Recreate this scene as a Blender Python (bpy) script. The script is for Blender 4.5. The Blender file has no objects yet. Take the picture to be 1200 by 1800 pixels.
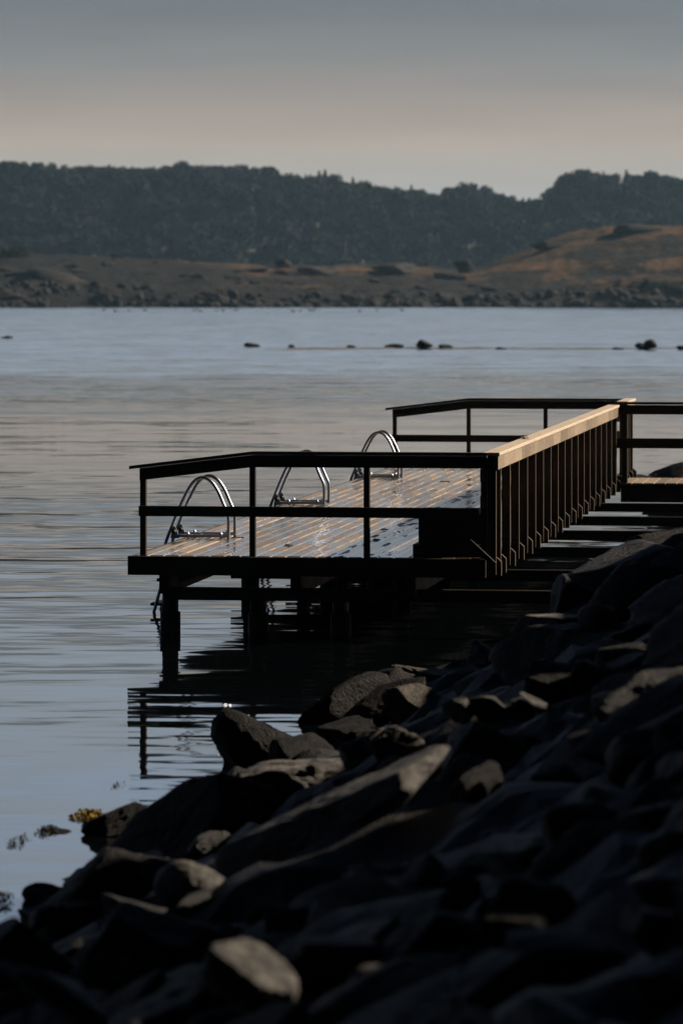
import bpy, bmesh, math, random
import numpy as np
from mathutils import Vector, Matrix, noise as mnoise

R = math.radians
SC = bpy.context.scene
C = SC.collection
random.seed(7)
rng = np.random.default_rng(11)

# ------------------------------------------------------------------ camera, sky, sun, exposure
F, H, CX, HY = 7200.0, 3.3, 600.0, 510.0          # focal length in photo pixels, eye height, principal column, horizon row
cam = bpy.data.cameras.new("camera")
cam_o = bpy.data.objects.new("camera", cam)
C.objects.link(cam_o)
cam_o.location = (0, 0, H)
cam_o.rotation_euler = (R(90), 0, 0)
cam.sensor_fit = 'VERTICAL'
cam.sensor_height = 36
cam.lens = F / 1800 * 36
cam.shift_y = -(900 - HY) / 1800
cam.clip_start = 0.5
cam.clip_end = 12000
cam.dof.use_dof = True
cam.dof.focus_distance = 43
cam.dof.aperture_fstop = 3.4
SC.camera = cam_o

SUN_EL, SUN_AZ = R(31), R(72)                     # azimuth measured from +Y (view direction) towards +X
EXPO = 1.3
world = bpy.data.worlds.new("World")
SC.world = world
world.use_nodes = True
wn, wl = world.node_tree.nodes, world.node_tree.links
wn.clear()
w_out = wn.new('ShaderNodeOutputWorld')
w_bg = wn.new('ShaderNodeBackground')
w_sky = wn.new('ShaderNodeTexSky')
w_sky.sky_type = 'NISHITA'
w_sky.sun_disc = False
w_sky.sun_elevation = SUN_EL
w_sky.sun_rotation = SUN_AZ
w_sky.dust_density = 3.0
w_tc = wn.new('ShaderNodeTexCoord')
w_sep = wn.new('ShaderNodeSeparateXYZ')
wl.new(w_tc.outputs['Generated'], w_sep.inputs[0])
w_map = wn.new('ShaderNodeMapping')
w_map.inputs['Scale'].default_value = (2.2, 2.2, 34)
wl.new(w_tc.outputs['Generated'], w_map.inputs[0])
w_no = wn.new('ShaderNodeTexNoise')
w_no.inputs['Scale'].default_value = 1.7
w_no.inputs['Detail'].default_value = 4
wl.new(w_map.outputs[0], w_no.inputs['Vector'])
w_m1 = wn.new('ShaderNodeMath'); w_m1.operation = 'MULTIPLY_ADD'
w_m1.inputs[1].default_value = 0.012
w_m1.inputs[2].default_value = -0.006
wl.new(w_no.outputs['Fac'], w_m1.inputs[0])
w_m2 = wn.new('ShaderNodeMath'); w_m2.operation = 'ADD'
wl.new(w_m1.outputs[0], w_m2.inputs[0]); wl.new(w_sep.outputs['Z'], w_m2.inputs[1])
w_m3 = wn.new('ShaderNodeMath'); w_m3.operation = 'POWER'; w_m3.use_clamp = True
wl.new(w_m2.outputs[0], w_m3.inputs[0]); w_m3.inputs[1].default_value = 0.5
w_rp = wn.new('ShaderNodeValToRGB')
def s2l(c): return tuple(((v / 255 + 0.055) / 1.055) ** 2.4 if v > 10 else v / 255 / 12.92 for v in c)
VEIL = [(0.0, (168, 166, 162)), (0.026, (177, 173, 167)), (0.034, (180, 169, 157)), (0.042, (171, 158, 148)),
        (0.055, (138, 139, 139)), (0.0705, (116, 123, 128)), (0.083, (168, 177, 187)), (0.10, (178, 190, 203)), (0.15, (190, 209, 233)),
        (0.2, (112, 136, 172)), (0.28, (56, 76, 112)), (0.5, (18, 27, 46)), (1.0, (11, 17, 30))]
els = w_rp.color_ramp.elements
while len(els) < len(VEIL): els.new(0.5)
for e, (z, c) in zip(els, VEIL):
    e.position = math.sqrt(z)
    e.color = (*s2l(c), 1)
wl.new(w_m3.outputs[0], w_rp.inputs[0])
w_sc = wn.new('ShaderNodeVectorMath'); w_sc.operation = 'SCALE'
w_sc.inputs['Scale'].default_value = 10.0 / 2 ** EXPO
# sky behind the camera dimmed to deepen shade on near faces; full sky ahead
w_mr = wn.new('ShaderNodeMapRange'); w_mr.interpolation_type = 'SMOOTHSTEP'
w_mr.inputs['From Min'].default_value = -0.35; w_mr.inputs['From Max'].default_value = 0.45
w_mr.inputs['To Min'].default_value = 0.06; w_mr.inputs['To Max'].default_value = 1.0
wl.new(w_sep.outputs['Y'], w_mr.inputs['Value'])
w_az = wn.new('ShaderNodeVectorMath'); w_az.operation = 'SCALE'
wl.new(w_rp.outputs[0], w_az.inputs[0]); wl.new(w_mr.outputs[0], w_az.inputs['Scale'])
wl.new(w_az.outputs[0], w_sc.inputs[0])
# faint uneven cloud texture
w_mp2 = wn.new('ShaderNodeMapping'); w_mp2.inputs['Scale'].default_value = (9, 9, 70); w_mp2.inputs['Rotation'].default_value = (0, R(2), 0)
wl.new(w_tc.outputs['Generated'], w_mp2.inputs[0])
w_n2 = wn.new('ShaderNodeTexNoise'); w_n2.inputs['Scale'].default_value = 2.0; w_n2.inputs['Detail'].default_value = 5
wl.new(w_mp2.outputs[0], w_n2.inputs['Vector'])
w_cl = wn.new('ShaderNodeMapRange'); w_cl.inputs['From Min'].default_value = 0.3; w_cl.inputs['From Max'].default_value = 0.7
w_cl.inputs['To Min'].default_value = 9.55 / 2 ** EXPO; w_cl.inputs['To Max'].default_value = 10.35 / 2 ** EXPO
wl.new(w_n2.outputs['Fac'], w_cl.inputs['Value']); wl.new(w_cl.outputs[0], w_sc.inputs['Scale'])
w_sk2 = wn.new('ShaderNodeVectorMath'); w_sk2.operation = 'SCALE'
w_sk2.inputs['Scale'].default_value = 0.12
wl.new(w_sky.outputs[0], w_sk2.inputs[0])
w_mix = wn.new('ShaderNodeMix'); w_mix.data_type = 'RGBA'
w_mix.inputs[0].default_value = 0.93               # thin high cloud veil over the clear sky
wl.new(w_sk2.outputs[0], w_mix.inputs[6]); wl.new(w_sc.outputs[0], w_mix.inputs[7])
wl.new(w_mix.outputs[2], w_bg.inputs['Color'])
w_bg.inputs['Strength'].default_value = 0.1
wl.new(w_bg.outputs[0], w_out.inputs['Surface'])

sun = bpy.data.lights.new("sun", 'SUN')
sun.energy = 5.0
sun.angle = R(0.5)
sun.color = (1.0, 0.84, 0.66)
sun_o = bpy.data.objects.new("sun", sun)
C.objects.link(sun_o)
sun_dir = Vector((math.sin(SUN_AZ) * math.cos(SUN_EL), math.cos(SUN_AZ) * math.cos(SUN_EL), math.sin(SUN_EL)))
sun_o.rotation_euler = (-sun_dir).to_track_quat('-Z', 'Y').to_euler()
sun_o.location = (60, 20, 40)

SC.view_settings.view_transform = 'Standard'
SC.view_settings.look = 'None'
SC.view_settings.exposure = EXPO
SC.view_settings.gamma = 1.0
SC.render.engine = 'CYCLES'
SC.cycles.use_denoising = True
SC.cycles.max_bounces = 6
SC.cycles.caustics_reflective = False
SC.cycles.volume_bounces = 1
SC.cycles.sample_clamp_indirect = 4

# ------------------------------------------------------------------ helpers
def at(px, py, Y):
    return Vector(((px - CX) * Y / F, Y, H + (HY - py) * Y / F))

def tag(o, label=None, cat=None, group=None, kind=None):
    if label: o['label'] = label
    if cat: o['category'] = cat
    if group: o['group'] = group
    if kind: o['kind'] = kind
    return o

def empty(name, loc, rz=0.0):
    o = bpy.data.objects.new(name, None)
    C.objects.link(o)
    o.location = loc
    o.rotation_euler = (0, 0, rz)
    o.empty_display_size = 0.2
    return o

def link(name, me, mat=None, parent=None, smooth=None):
    if mat is not None and not me.materials: me.materials.append(mat)
    if smooth is not None:
        me.polygons.foreach_set('use_smooth', [smooth] * len(me.polygons))
    o = bpy.data.objects.new(name, me)
    C.objects.link(o)
    if parent is not None: o.parent = parent
    return o

def copy_obj(o, parent=None):
    c = o.copy()
    C.objects.link(c)
    if parent is not None: c.parent = parent
    return c

class MB:
    """collects prisms, bars and tubes and links them as one mesh object"""
    def __init__(s): s.v, s.f, s.sm = [], [], []
    def add(s, verts, faces, smooth=False):
        n = len(s.v)
        s.v += [tuple(p) for p in verts]
        s.f += [tuple(i + n for i in f) for f in faces]
        s.sm += [smooth] * len(faces)
    def box(s, x0, x1, y0, y1, z0, z1, ch=0.004):
        """chamfered box: all twelve edges cut by ch"""
        c = min(ch, (x1 - x0) / 3, (y1 - y0) / 3, (z1 - z0) / 3)
        bm = bmesh.new()
        m = Matrix.Translation(((x0 + x1) / 2, (y0 + y1) / 2, (z0 + z1) / 2)) @ Matrix.Diagonal((x1 - x0, y1 - y0, z1 - z0, 1))
        bmesh.ops.create_cube(bm, size=1, matrix=m)
        if c > 0:
            bmesh.ops.bevel(bm, geom=list(bm.edges), offset=c, offset_type='OFFSET', segments=1, affect='EDGES', profile=0.5)
        bm.verts.index_update()
        s.add([v.co.copy() for v in bm.verts], [[v.index for v in f.verts] for f in bm.faces])
        bm.free()
    def bar(s, p, q, w, h, up=(0, 0, 1), ch=0.003):
        """rectangular bar from p to q: w across, h in the up direction"""
        p, q = Vector(p), Vector(q)
        d = (q - p); L = d.length; d.normalize()
        sd = d.cross(Vector(up)).normalized(); u = sd.cross(d).normalized()
        n0 = len(s.v)
        s.box(-w / 2, w / 2, 0, L, -h / 2, h / 2, ch)
        for i in range(n0, len(s.v)):
            x, y, z = s.v[i]
            s.v[i] = tuple(p + sd * x + d * y + u * z)
    def prism(s, poly, ax, a0, a1):
        """poly: 2-D outline in the other two axes, swept along axis ax from a0 to a1"""
        n = len(poly)
        def mk(p, a):
            if ax == 'x': return (a, p[0], p[1])
            if ax == 'y': return (p[0], a, p[1])
            return (p[0], p[1], a)
        vs = [mk(p, a0) for p in poly] + [mk(p, a1) for p in poly]
        fs = [tuple(range(n))[::-1], tuple(range(n, 2 * n))] + [(i, (i + 1) % n, n + (i + 1) % n, n + i) for i in range(n)]
        s.add(vs, fs)
    def tube(s, pts, r, seg=12, cap=True):
        pts = [Vector(p) for p in pts]
        rs = r if isinstance(r, (list, tuple)) else [r] * len(pts)
        up = Vector((0.31, 0.93, 0.17)).normalized()
        rings = []
        for i, p in enumerate(pts):
            t = (pts[min(i + 1, len(pts) - 1)] - pts[max(i - 1, 0)]).normalized()
            a = t.cross(up)
            if a.length < 1e-3: a = t.cross(Vector((1, 0, 0)))
            a.normalize(); b = t.cross(a).normalized(); up = -b if False else a.cross(t).normalized()
            rings.append([p + (a * math.cos(k * 2 * math.pi / seg) + b * math.sin(k * 2 * math.pi / seg)) * rs[i] for k in range(seg)])
        vs = [v for rg in rings for v in rg]
        fs = []
        for i in range(len(rings) - 1):
            for k in range(seg):
                fs.append((i * seg + k, i * seg + (k + 1) % seg, (i + 1) * seg + (k + 1) % seg, (i + 1) * seg + k))
        if cap:
            fs.append(tuple(range(seg))[::-1]); fs.append(tuple(range((len(rings) - 1) * seg, len(rings) * seg)))
        s.add(vs, fs, True)
    def build(s, name, mat=None, parent=None):
        me = bpy.data.meshes.new(name)
        me.from_pydata(s.v, [], s.f)
        bm = bmesh.new(); bm.from_mesh(me)
        bmesh.ops.recalc_face_normals(bm, faces=bm.faces)
        bm.to_mesh(me); bm.free()
        me.polygons.foreach_set('use_smooth', s.sm)
        me.update()
        return link(name, me, mat, parent)

def np_mesh(name, verts, faces):
    """fast mesh from numpy arrays; faces all with the same vertex count"""
    me = bpy.data.meshes.new(name)
    nf, k = faces.shape
    me.vertices.add(len(verts)); me.vertices.foreach_set('co', np.asarray(verts, np.float32).ravel())
    me.loops.add(nf * k); me.loops.foreach_set('vertex_index', faces.astype(np.int32).ravel())
    me.polygons.add(nf)
    me.polygons.foreach_set('loop_start', np.arange(0, nf * k, k, dtype=np.int32))
    me.polygons.foreach_set('loop_total', np.full(nf, k, np.int32))
    me.update(calc_edges=True)
    return me

def grid_mesh(name, xs, ys, zf):
    X, Y = np.meshgrid(xs, ys)
    Z = zf(X, Y)
    v = np.stack([X, Y, Z], -1).reshape(-1, 3)
    nx, ny = len(xs), len(ys)
    i = (np.arange(ny - 1)[:, None] * nx + np.arange(nx - 1)[None, :]).ravel()
    return np_mesh(name, v, np.stack([i, i + 1, i + nx + 1, i + nx], -1))

def fbm(x, y, z=0.0, oct=4, lac=2.0):
    a, t = 1.0, 0.0
    for k in range(oct):
        t += a * mnoise.noise((x, y, z + 7.3 * k)); a *= 0.5; x *= lac; y *= lac
    return t
vfbm = np.vectorize(lambda x, y, z=0.0, o=4: fbm(x, y, z, int(o)))

# ------------------------------------------------------------------ materials
class NT:
    def __init__(s, name):
        s.m = bpy.data.materials.new(name); s.m.use_nodes = True
        s.n, s.l = s.m.node_tree.nodes, s.m.node_tree.links
        s.b = s.n['Principled BSDF']; s.out = s.n['Material Output']
        s.tc = s.n.new('ShaderNodeTexCoord')
    def new(s, t, **kw):
        n = s.n.new(t)
        for k, v in kw.items(): setattr(n, k, v)
        return n
    def link(s, a, b): s.l.new(a, b)
    def mapping(s, scale, src='Object', rot=(0, 0, 0)):
        m = s.new('ShaderNodeMapping'); m.inputs['Scale'].default_value = scale; m.inputs['Rotation'].default_value = rot
        s.link(s.tc.outputs[src], m.inputs[0]); return m.outputs[0]
    def noise(s, vec, scale, detail=4, rough=0.55, dist=0.0):
        n = s.new('ShaderNodeTexNoise')
        n.inputs['Scale'].default_value = scale; n.inputs['Detail'].default_value = detail
        n.inputs['Roughness'].default_value = rough; n.inputs['Distortion'].default_value = dist
        if vec is not None: s.link(vec, n.inputs['Vector'])
        return n
    def ramp(s, fac, stops):
        r = s.new('ShaderNodeValToRGB'); e = r.color_ramp.elements
        while len(e) < len(stops): e.new(0.5)
        for el, (p, c) in zip(e, stops):
            el.position = p; el.color = (*(c if isinstance(c, (tuple, list)) else (c, c, c)), 1)
        s.link(fac, r.inputs[0]); return r.outputs[0]
    def mix(s, fac, a, b, mode='MIX'):
        m = s.new('ShaderNodeMix', data_type='RGBA', blend_type=mode)
        for sock, v in ((m.inputs[0], fac), (m.inputs[6], a), (m.inputs[7], b)):
            if isinstance(v, (int, float)): sock.default_value = v
            elif isinstance(v, (tuple, list)): sock.default_value = (*v, 1)
            else: s.link(v, sock)
        return m.outputs[2]
    def math(s, op, a, b=None, clamp=False):
        m = s.new('ShaderNodeMath', operation=op, use_clamp=clamp)
        for sock, v in ((m.inputs[0], a), (m.inputs[1], b)):
            if v is None: continue
            if isinstance(v, (int, float)): sock.default_value = v
            else: s.link(v, sock)
        return m.outputs[0]
    def bump(s, h, strength, dist):
        b = s.new('ShaderNodeBump'); b.inputs['Strength'].default_value = strength; b.inputs['Distance'].default_value = dist
        s.link(h, b.inputs['Height']); s.link(b.outputs[0], s.b.inputs['Normal'])

def mat_wood(name, base, wet=False, spec=0.25):
    t = NT(name)
    t.b.inputs['Specular IOR Level'].default_value = 0.5 if wet else spec
    g = t.mapping((14, 0.9, 14))
    n1 = t.noise(g, 3.0, 6, 0.6, 0.4)
    n2 = t.noise(t.mapping((1, 1, 1)), 2.3, 4)
    geo = t.new('ShaderNodeNewGeometry')
    lo = tuple(c * 0.55 for c in base); hi = tuple(c * 1.45 for c in base)
    col = t.mix(n1.outputs['Fac'], lo, hi)
    tint = t.ramp(geo.outputs['Random Per Island'], [(0, 0.66), (0.5, 1.0), (1, 1.3)])
    col = t.mix(1.0, col, tint, 'MULTIPLY')
    rough = t.ramp(n2.outputs['Fac'], [(0.3, 0.45), (0.7, 0.75)])
    if wet:
        # soaked patches, stretched along the boards, break at the board edges
        v = t.mapping((8.0, 1.0, 1))
        off = t.new('ShaderNodeVectorMath', operation='ADD')
        comb = t.new('ShaderNodeCombineXYZ')
        t.link(t.math('MULTIPLY', geo.outputs['Random Per Island'], 37.0), comb.inputs[1])
        t.link(t.math('MULTIPLY', geo.outputs['Random Per Island'], 11.0), comb.inputs[2])
        t.link(v, off.inputs[0]); t.link(comb.outputs[0], off.inputs[1])
        w0 = t.noise(off.outputs[0], 1.1, 3, 0.55)
        so = t.new('ShaderNodeSeparateXYZ'); t.link(t.tc.outputs['Object'], so.inputs[0])
        wf = t.math('ADD', w0.outputs['Fac'], t.ramp(t.math('MULTIPLY', so.outputs['X'], 0.28), [(0.0, 0.0), (0.5, 0.03), (0.78, 0.24)]))
        wm = t.ramp(wf, [(0.475, 0.0), (0.53, 1.0)])
        col = t.mix(wm, col, t.mix(1.0, col, (0.6, 0.6, 0.62), 'MULTIPLY'))
        rr = t.ramp(wf, [(0.47, 0.55), (0.535, 0.11)])
        rough = rr
    t.link(col, t.b.inputs['Base Color']); t.link(rough, t.b.inputs['Roughness'])
    t.bump(n1.outputs['Fac'], 0.25 if wet else 0.5, 0.004)
    return t.m

M = {}
M['deck'] = mat_wood('wet_deck_wood', (0.155, 0.123, 0.094), True)
M['wood'] = mat_wood('weathered_wood', (0.135, 0.105, 0.074))
M['cap_wood'] = mat_wood('sun_toned_cap_wood', (0.30, 0.245, 0.185), False, 0.5)  # sun and sky sheen on the rail top put into a paler colour
M['post_wood'] = mat_wood('dark_post_wood', (0.04, 0.032, 0.024), False, 0.12)  # darker timber, with the shade of its front faces put into the tone
M['shade_wood'] = mat_wood('wood_with_shade', (0.020, 0.016, 0.013), False, 0.12)  # shade on faces turned from the sun is put into this colour

t = NT('stainless_steel')
t.b.inputs['Base Color'].default_value = (0.30, 0.33, 0.40, 1)
t.b.inputs['Metallic'].default_value = 1.0
n = t.noise(t.mapping((1, 1, 1)), 9, 3)
t.link(t.ramp(n.outputs['Fac'], [(0.3, 0.28), (0.7, 0.42)]), t.b.inputs['Roughness'])
M['steel'] = t.m
t = NT('black_plastic')
t.b.inputs['Base Color'].default_value = (0.012, 0.012, 0.013, 1); t.b.inputs['Roughness'].default_value = 0.5
M['black'] = t.m

def mat_rock(name, dark, light, scale=1.0, rough=0.62, moss=None, spec=0.22):
    t = NT(name)
    v = t.mapping((1, 1, 1))
    oi = t.new('ShaderNodeObjectInfo')
    off = t.new('ShaderNodeVectorMath', operation='ADD')
    t.link(v, off.inputs[0]); t.link(oi.outputs['Location'], off.inputs[1])
    v = off.outputs[0]
    big = t.noise(v, 1.6 * scale, 5, 0.6, 0.5)
    fine = t.noise(v, 17 * scale, 6, 0.65)
    col = t.mix(t.ramp(big.outputs['Fac'], [(0.40, 0.0), (0.62, 1.0)]), dark, light)
    col = t.mix(t.ramp(fine.outputs['Fac'], [(0.35, 0.55), (0.65, 0.0)]), col, tuple(c * 0.5 for c in dark))
    if moss:
        g = t.new('ShaderNodeNewGeometry'); sp = t.new('ShaderNodeSeparateXYZ'); t.link(g.outputs['Normal'], sp.inputs[0])
        ms = t.math('MULTIPLY', t.ramp(sp.outputs['Z'], [(0.55, 0.0), (0.85, 1.0)]), t.ramp(big.outputs['Fac'], [(0.45, 0.0), (0.55, 1.0)]))
        col = t.mix(ms, col, moss)
    t.link(col, t.b.inputs['Base Color'])
    t.b.inputs['Roughness'].default_value = rough
    t.b.inputs['Specular IOR Level'].default_value = spec
    h = t.math('ADD', t.math('MULTIPLY', fine.outputs['Fac'], 0.5), t.math('MULTIPLY', big.outputs['Fac'], 1.2))
    t.bump(h, 1.0, 0.07 / scale)
    return t.m

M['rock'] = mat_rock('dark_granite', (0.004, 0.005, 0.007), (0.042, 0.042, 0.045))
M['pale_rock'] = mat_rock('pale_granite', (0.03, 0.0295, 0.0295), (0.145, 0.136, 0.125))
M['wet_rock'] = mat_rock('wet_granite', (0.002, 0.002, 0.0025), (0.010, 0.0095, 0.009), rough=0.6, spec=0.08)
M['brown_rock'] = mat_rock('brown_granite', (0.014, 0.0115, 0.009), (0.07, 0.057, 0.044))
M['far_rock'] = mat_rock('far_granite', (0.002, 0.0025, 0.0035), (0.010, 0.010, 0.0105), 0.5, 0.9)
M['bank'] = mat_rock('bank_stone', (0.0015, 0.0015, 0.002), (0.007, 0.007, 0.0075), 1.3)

def mat_plain(name, c1, c2, scale, rough=0.8, spec=None):
    t = NT(name)
    n = t.noise(t.mapping((1, 1, 1)), scale, 4)
    t.link(t.mix(t.ramp(n.outputs['Fac'], [(0.35, 0.0), (0.65, 1.0)]), c1, c2), t.b.inputs['Base Color'])
    t.b.inputs['Roughness'].default_value = rough
    if spec is not None: t.b.inputs['Specular IOR Level'].default_value = spec
    return t.m
M['weed'] = mat_plain('seaweed', (0.07, 0.045, 0.006), (0.17, 0.105, 0.014), 12, 0.8, 0.08)
M['dark_weed'] = mat_plain('dark_seaweed', (0.012, 0.010, 0.004), (0.03, 0.022, 0.008), 12, 0.8, 0.08)
M['leaf'] = mat_plain('far_foliage', (0.003, 0.007, 0.009), (0.013, 0.019, 0.016), 0.09, 0.8, 0.1)
M['leaf_dark'] = mat_plain('far_pine_foliage', (0.003, 0.007, 0.007), (0.012, 0.017, 0.013), 0.09, 0.8, 0.1)
M['bush'] = mat_plain('bush_foliage', (0.012, 0.016, 0.007), (0.03, 0.032, 0.014), 0.5, 0.8, 0.1)
M['bark'] = mat_plain('bark', (0.03, 0.025, 0.02), (0.06, 0.05, 0.04), 1.0)
M['forest_floor'] = mat_plain('forest_floor', (0.006, 0.008, 0.005), (0.011, 0.013, 0.007), 0.05)
M['bird'] = mat_plain('bird_plumage', (0.05, 0.045, 0.04), (0.16, 0.15, 0.14), 2)
M['sand'] = mat_plain('wet_sand', (0.02, 0.017, 0.013), (0.05, 0.041, 0.031), 0.7, 0.7)
M['dry'] = mat_plain('dry_tuft', (0.10, 0.07, 0.03), (0.2, 0.15, 0.07), 30)

# far shore: ochre grass over grey rock
t = NT('shore_grass_and_rock')
v = t.mapping((1, 1, 1))
big = t.noise(t.mapping((0.5, 0.6, 2.0)), 0.16, 6, 0.62, 0.3)
mid = t.noise(t.mapping((0.6, 0.8, 3.0)), 0.9, 5, 0.65)
gn = t.noise(t.mapping((0.35, 0.4, 2.5)), 0.12, 4)
grass = t.mix(t.ramp(gn.outputs['Fac'], [(0.35, 0.0), (0.65, 1.0)]), (0.028, 0.023, 0.009), (0.110, 0.056, 0.027))
grass = t.mix(t.ramp(mid.outputs['Fac'], [(0.38, 0.9), (0.56, 0.0)]), grass, (0.012, 0.010, 0.007))
geo = t.new('ShaderNodeNewGeometry'); sp = t.new('ShaderNodeSeparateXYZ'); t.link(geo.outputs['Position'], sp.inputs[0])
hz = t.ramp(t.math('MULTIPLY', sp.outputs['Z'], 0.05), [(0.08, 0.4), (0.2, 0.12), (0.45, 0.02)])
rk = t.math('ADD', t.math('ADD', t.math('MULTIPLY', big.outputs['Fac'], 0.8), t.math('MULTIPLY', mid.outputs['Fac'], 0.3)), hz)
left = t.new('ShaderNodeMapRange'); left.inputs['From Min'].default_value = -20; left.inputs['From Max'].default_value = -50
left.inputs['To Min'].default_value = 0.0; left.inputs['To Max'].default_value = 0.2
t.link(sp.outputs['X'], left.inputs['Value'])
rk = t.math('ADD', rk, left.outputs[0])
rmask = t.ramp(rk, [(0.585, 0.0), (0.625, 1.0)])
rockc = t.mix(mid.outputs['Fac'], (0.001, 0.0013, 0.002), (0.005, 0.0052, 0.006))
t.link(t.mix(rmask, grass, rockc), t.b.inputs['Base Color'])
t.b.inputs['Roughness'].default_value = 0.85
t.b.inputs['Specular IOR Level'].default_value = 0.15
t.bump(t.math('ADD', mid.outputs['Fac'], t.math('MULTIPLY', rmask, 0.6)), 1.0, 1.6)
M['far_shore'] = t.m

# water: dark body, mirror skin; the slope field is summed from stretched noises so that it averages correctly far away
t = NT('sea_water')
g = t.new('ShaderNodeNewGeometry')
def slope(scale_xyz, amp):
    m = t.new('ShaderNodeMapping'); m.inputs['Scale'].default_value = scale_xyz
    t.link(g.outputs['Position'], m.inputs[0])
    nn = t.noise(m.outputs[0], 1.0, 2, 0.5)
    sb = t.new('ShaderNodeVectorMath', operation='SUBTRACT'); sb.inputs[1].default_value = (0.5, 0.5, 0.5)
    t.link(nn.outputs['Color'], sb.inputs[0])
    ml = t.new('ShaderNodeVectorMath', operation='MULTIPLY'); ml.inputs[1].default_value = amp
    t.link(sb.outputs[0], ml.inputs[0]); return ml.outputs[0]
s1 = slope((0.16, 0.85, 1), (0.010, 0.075, 0))
s4 = slope((0.07, 0.42, 1), (0.004, 0.022, 0))     # long low swell out in the bay
s2 = slope((0.9, 3.4, 1), (0.03, 0.10, 0))
s3 = slope((4.0, 9.0, 1), (0.006, 0.010, 0))
# wind patches: ruffled far out, calmer towards the pier, streaked across the view
sp = t.new('ShaderNodeSeparateXYZ'); t.link(g.outputs['Position'], sp.inputs[0])
mp = t.new('ShaderNodeMapping'); mp.inputs['Scale'].default_value = (0.006, 0.03, 1); t.link(g.outputs['Position'], mp.inputs[0])
pn = t.noise(mp.outputs[0], 1.0, 4)
far = t.new('ShaderNodeMapRange'); far.inputs['From Min'].default_value = 100; far.inputs['From Max'].default_value = 190
far.inputs['To Min'].default_value = 0.0; far.inputs['To Max'].default_value = 1.0
t.link(t.math('ADD', sp.outputs['Y'], t.math('MULTIPLY', t.math('SUBTRACT', pn.outputs['Fac'], 0.5), 40)), far.inputs['Value'])
near_amp = t.ramp(pn.outputs['Fac'], [(0.3, 0.55), (0.7, 1.1)])
lee = t.new('ShaderNodeMapRange'); lee.inputs['From Min'].default_value = 24; lee.inputs['From Max'].default_value = 60
lee.inputs['To Min'].default_value = 0.8; lee.inputs['To Max'].default_value = 1.0
t.link(sp.outputs['Y'], lee.inputs['Value'])
swell = t.new('ShaderNodeMapRange'); swell.inputs['From Min'].default_value = 60; swell.inputs['From Max'].default_value = 110
t.link(sp.outputs['Y'], swell.inputs['Value'])
belt = t.new('ShaderNodeMapRange'); belt.interpolation_type = 'SMOOTHSTEP'
belt.inputs['From Min'].default_value = 48; belt.inputs['From Max'].default_value = 85
belt.inputs['To Min'].default_value = 1.0; belt.inputs['To Max'].default_value = 0.2
t.link(sp.outputs['Y'], belt.inputs['Value'])
amp = t.math('ADD', t.math('MULTIPLY', t.math('MULTIPLY', near_amp, belt.outputs[0]), lee.outputs[0]), t.math('MULTIPLY', far.outputs[0], 1.6))
sm = t.new('ShaderNodeVectorMath', operation='ADD'); t.link(s1, sm.inputs[0]); t.link(s2, sm.inputs[1])
sm2 = t.new('ShaderNodeVectorMath', operation='ADD'); t.link(sm.outputs[0], sm2.inputs[0]); t.link(s3, sm2.inputs[1])
sc = t.new('ShaderNodeVectorMath', operation='SCALE'); t.link(sm2.outputs[0], sc.inputs[0]); t.link(amp, sc.inputs['Scale'])
# at a grazing angle mostly the wave faces that look back at the shore are seen: their mean lean grows with distance
lean = t.new('ShaderNodeFloatCurve')
cv = lean.mapping.curves[0]
for i_, (x_, y_) in enumerate([(0.0, 0.0), (0.27, 0.0), (0.40, 0.24), (0.5, 0.40), (0.64, 0.80), (1.0, 0.85)]):
    if i_ in (0,): cv.points[0].location = (x_, y_)
    elif i_ == 5: cv.points[-1].location = (x_, y_)
    else: cv.points.new(x_, y_)
lean.mapping.update()
t.link(t.math('MULTIPLY', sp.outputs['Y'], 1 / 300.0, True), lean.inputs['Value'])
lc = t.new('ShaderNodeCombineXYZ'); lc.inputs[2].default_value = 1.0
t.link(t.math('MULTIPLY', lean.outputs[0], -0.05), lc.inputs[1])
sw = t.new('ShaderNodeVectorMath', operation='SCALE'); t.link(s4, sw.inputs[0]); t.link(swell.outputs[0], sw.inputs['Scale'])
u0 = t.new('ShaderNodeVectorMath', operation='ADD'); t.link(sc.outputs[0], u0.inputs[0]); t.link(sw.outputs[0], u0.inputs[1])
up = t.new('ShaderNodeVectorMath', operation='ADD'); t.link(lc.outputs[0], up.inputs[1]); t.link(u0.outputs[0], up.inputs[0])
nz = t.new('ShaderNodeVectorMath', operation='NORMALIZE'); t.link(up.outputs[0], nz.inputs[0])
t.link(nz.outputs[0], t.b.inputs['Normal'])
t.b.inputs['Base Color'].default_value = (0.001, 0.0015, 0.002, 1)
t.b.inputs['Roughness'].default_value = 0.03
t.b.inputs['IOR'].default_value = 1.333
M['water'] = t.m

# ------------------------------------------------------------------ the setting: water, bank, far shore, hills
link('water', grid_mesh('water', np.linspace(-2800, 2800, 3), np.linspace(-150, 2800, 3), lambda X, Y: X * 0), M['water'])['kind'] = 'structure'

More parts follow.
